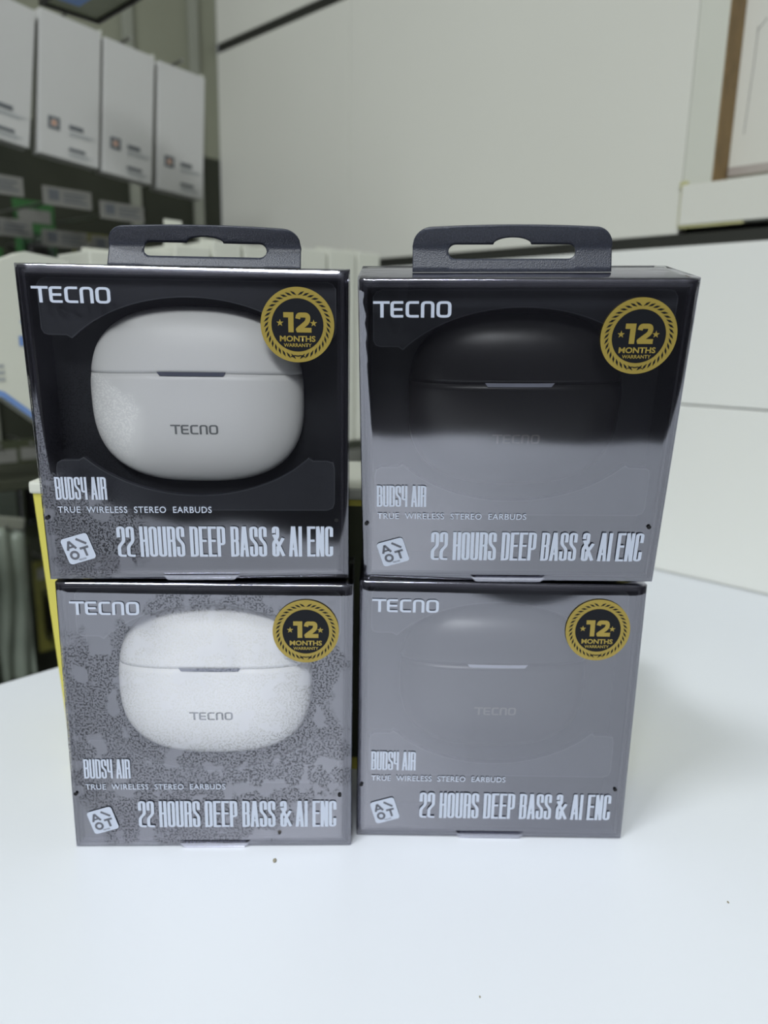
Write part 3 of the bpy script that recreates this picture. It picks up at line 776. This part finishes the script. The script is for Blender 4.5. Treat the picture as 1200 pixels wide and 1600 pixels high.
# olive tray with dark rims hanging above the white boxes
tr = empty('display_tray', LW(0.345, 0.40, 0.359), ROT_L)
tr.location = LW(0.3045, 0.30, 0.398)
link('tray_base', bx(-0.040, 0.0, -0.09, 0.0, 0.0, 0.004, bevel=.001), M['tray'], tr)
bm = bmesh.new()
for a in ((-0.041, 0.0015, -0.0015, 0.0015, -.002, .03), (-0.0015, 0.0015, -0.09, 0.0, -.002, .03), (-0.041, 0.0015, -0.092, -0.089, -.002, .03), (-.0415, -.0385, -.09, 0, -.002, .03)): box(bm, *a, bevel=.0006)
link('tray_rim', bm, M['tray_rim'], tr)
bm = bmesh.new(); box(bm, -.036, -.020, -.040, -.014, -.0006, .0); link('blue_print', bm, M['blue'], tr)
tag(tr, 'olive tray with dark rims hanging above the white boxes', 'tray')

# row of cream cartons behind the upper left box
xs = [0.405, 0.352, 0.316, 0.288, 0.256, 0.228, 0.200, 0.172, 0.140, 0.106, 0.075]
hts = [0.228, 0.236, 0.240, 0.246, 0.252, 0.251, 0.252, 0.255, 0.257, 0.258]
for i in range(1, len(xs) - 1):
    w_ = xs[i] - xs[i + 1] - 0.0025; r = empty('cream_carton', LW((xs[i] + xs[i + 1]) / 2, 0.36, 0.09), ROT_L)
    hh = hts[i] - 0.09
    link('carton', bx(-w_ / 2, w_ / 2, 0, 0.05, 0, hh, bevel=0.0015), M['whitecarton2'], r)
    bm = bmesh.new(); box(bm, -w_ * .3, w_ * .3, 0.024, 0.026, hh - .001, hh + .004, bevel=.0005); link('closing_flap', bm, M['whitecarton2'], r)
    tag(r, 'cream carton, %s of the row behind the top left dark box' % ['leftmost', 'second from the left end', 'third from the left end', 'fourth from the left end', 'middle one', 'fourth from the right end', 'third from the right end', 'second from the right end', 'rightmost'][i - 1], 'carton', 'cream cartons on the rack shelf')
sh = link('rack_shelf', bx(-0.50, -0.06, -0.004, 0.06, 0.083, 0.0898, bevel=.001), M['leftdark'], None, loc=LW(0, 0.36, 0), rotz=ROT_L)
tag(sh, 'dark rack shelf under the row of cream cartons', 'shelf')
tip = link('paper_tip', bx(-0.009, 0.006, 0, 0.001, 0.0, 0.018, bevel=.0003), M['whitecarton2'], None, loc=LW(0.268, 0.33, 0.249), rotz=ROT_L)
tag(tip, 'small white paper corner sticking up behind the left hang tab', 'paper')

# white printed pack with a blue slanted lower edge, far left
pk = empty('printed_pack', LW(0.405, 0.352, 0.18), ROT_L)
out = [(-0.060, -0.020), (-0.012, -0.0365), (0.012, -0.0565), (0.034, -0.0745), (0.034, 0.047), (0.008, 0.050), (-0.012, 0.041), (-0.060, 0.036)]
bm = bmesh.new(); prism(bm, out, 0.0, -0.020); bmesh.ops.recalc_face_normals(bm, faces=bm.faces); link('pack_body', bm, M['whitecarton2'], pk)
bm = bmesh.new(); e = [(-0.060, -0.0185), (-0.012, -0.035), (0.012, -0.055), (0.034, -0.0728)]
stroke(bm, e, .0035, .0035, 0, y=-.0203); link('blue_edge', bm, M['blue'], pk)
bm = bmesh.new(); stroke(bm, [(0.004, 0.006), (0.010, 0.012), (0.018, 0.010)], .007, .007, .004, y=-.0204); stroke(bm, [(0.0, -0.003), (0.012, -0.003), (0.020, 0.004)], .006, .006, .003, y=-.0204)
stroke(bm, [(0.013, -0.006), (0.0075, -0.018), (0.010, -0.032), (0.018, -0.044)], .0035, .0035, .006, y=-.0204); link('blue_print', bm, M['blue'], pk)
bm = bmesh.new()
for zz in (-.018, -.022, -.026): stroke(bm, [(-0.024, zz), (-0.010, zz)], .002, .002, 0, y=-.0204)
link('text_lines', bm, M['ink2'], pk)
tag(pk, 'white pack printed with blue artwork and a slanted blue lower edge', 'pack')

# blister packs and pouches hanging in the dark part of the rack
def blister(t, off, z, w_, h_, mt, lab, bub=True, tilt=0):
    r = empty('blister_pack', LW(t, off, z), ROT_L); r.rotation_euler = (0, R(tilt), ROT_L)
    link('card', bx(-w_ / 2, w_ / 2, 0, 0.0015, -h_, 0, bevel=.0005), mt, r)
    bm = bmesh.new(); box(bm, -w_ * .36, w_ * .36, -0.010, 0, -h_ * .85, -h_ * .3, bevel=.003); link('clear_bubble', bm, M['bubble'], r)
    bm = bmesh.new(); box(bm, -w_ * .25, w_ * .25, -0.007, -0.001, -h_ * .78, -h_ * .38, bevel=.003); link('product', bm, M['tray_rim'] if random.random() < .5 else M['pouch'], r)
    bm = bmesh.new(); box(bm, -w_ * .4, w_ * .4, -0.0006, 0, -h_ * .2, -h_ * .08); link('header_print', bm, M['tagcard'], r)
    bm = bmesh.new(); rod(bm, (0, -0.004, -.004), (0, off, -.004), 0.0014); link('peg', bm, M['metal'], r)
    return tag(r, lab, 'blister pack', 'blister packs on the dark rack')
bl = [(0.315, 0.06, 0.262, 'green', 'green blister pack hanging under the price tags, far left'), (0.262, 0.06, 0.310, 'green', 'green blister pack right below the second white box'),
      (0.205, 0.06, 0.285, 'olive', 'olive blister pack below the third white box'), (0.150, 0.06, 0.280, 'darkgreen', 'dark green blister pack below the end of the white row'),
      (0.330, 0.10, 0.080, 'darkgreen', 'dark green blister pack below the blue-edged pack'), (0.285, 0.06, 0.075, 'darkgreen', 'dark green blister pack beside the top of the yellow carton'),
      (0.440, 0.05, 0.095, 'green', 'green blister pack at the left edge below the blue-edged pack'),
      (0.330, 0.06, -0.055, 'olive', 'olive blister pack at mid height on the dark rack'), (0.270, 0.05, -0.060, 'olive', 'yellowish blister pack beside the yellow carton'),
      (0.225, 0.05, -0.060, 'darkgreen', 'dark blister pack hidden mostly by the yellow carton'), (0.375, 0.08, -0.060, 'green', 'green blister pack low at the left edge')]
for t, off, z, mt, lab in bl: blister(t, off, z, 0.040, 0.105, M[mt], lab)
def pouch(t, off, z, w_, h_, lab):
    r = empty('clear_pouch', LW(t, off, z), ROT_L); bm = bmesh.new(); nx, nz = 14, 16; g = []
    for j in range(nz + 1):
        row = []
        for i in range(nx + 1):
            u, v = i / nx, j / nz; x = (u - .5) * w_; zz = -v * h_ - 0.012 * (u) * (1 - v)
            y = -0.010 * math.sin(math.pi * u) * math.sin(math.pi * min(1, v * 1.2 + .05)) + 0.003 * math.sin(13 * u + 3 * v)
            row.append(bm.verts.new((x, y, zz)))
        g.append(row)
    for j in range(nz):
        for i in range(nx): bm.faces.new((g[j][i], g[j + 1][i], g[j + 1][i + 1], g[j][i + 1]))
    bmesh.ops.recalc_face_normals(bm, faces=bm.faces); bmesh.ops.solidify(bm, geom=list(bm.faces), thickness=0.001)
    link('pouch_body', bm, M['pouch'], r, True)
    bm = bmesh.new(); box(bm, -w_ / 2, w_ / 2, -0.0035, 0.0035, -.006, .004, bevel=.001); o = link('top_seal', bm, M['rail'], r); o.rotation_euler = (0, R(14), 0)
    bm = bmesh.new(); rod(bm, (0, -0.004, -.004), (0, off, -.004), 0.0014); link('peg', bm, M['metal'], r)
    return tag(r, lab, 'pouch', 'pouches hanging at the left edge')
pouch(0.372, 0.22, 0.030, 0.030, 0.145, 'grey-green clear pouch hanging at the left edge, nearer the carton')
pouch(0.408, 0.23, 0.046, 0.030, 0.150, 'grey-green clear pouch cut by the left edge')
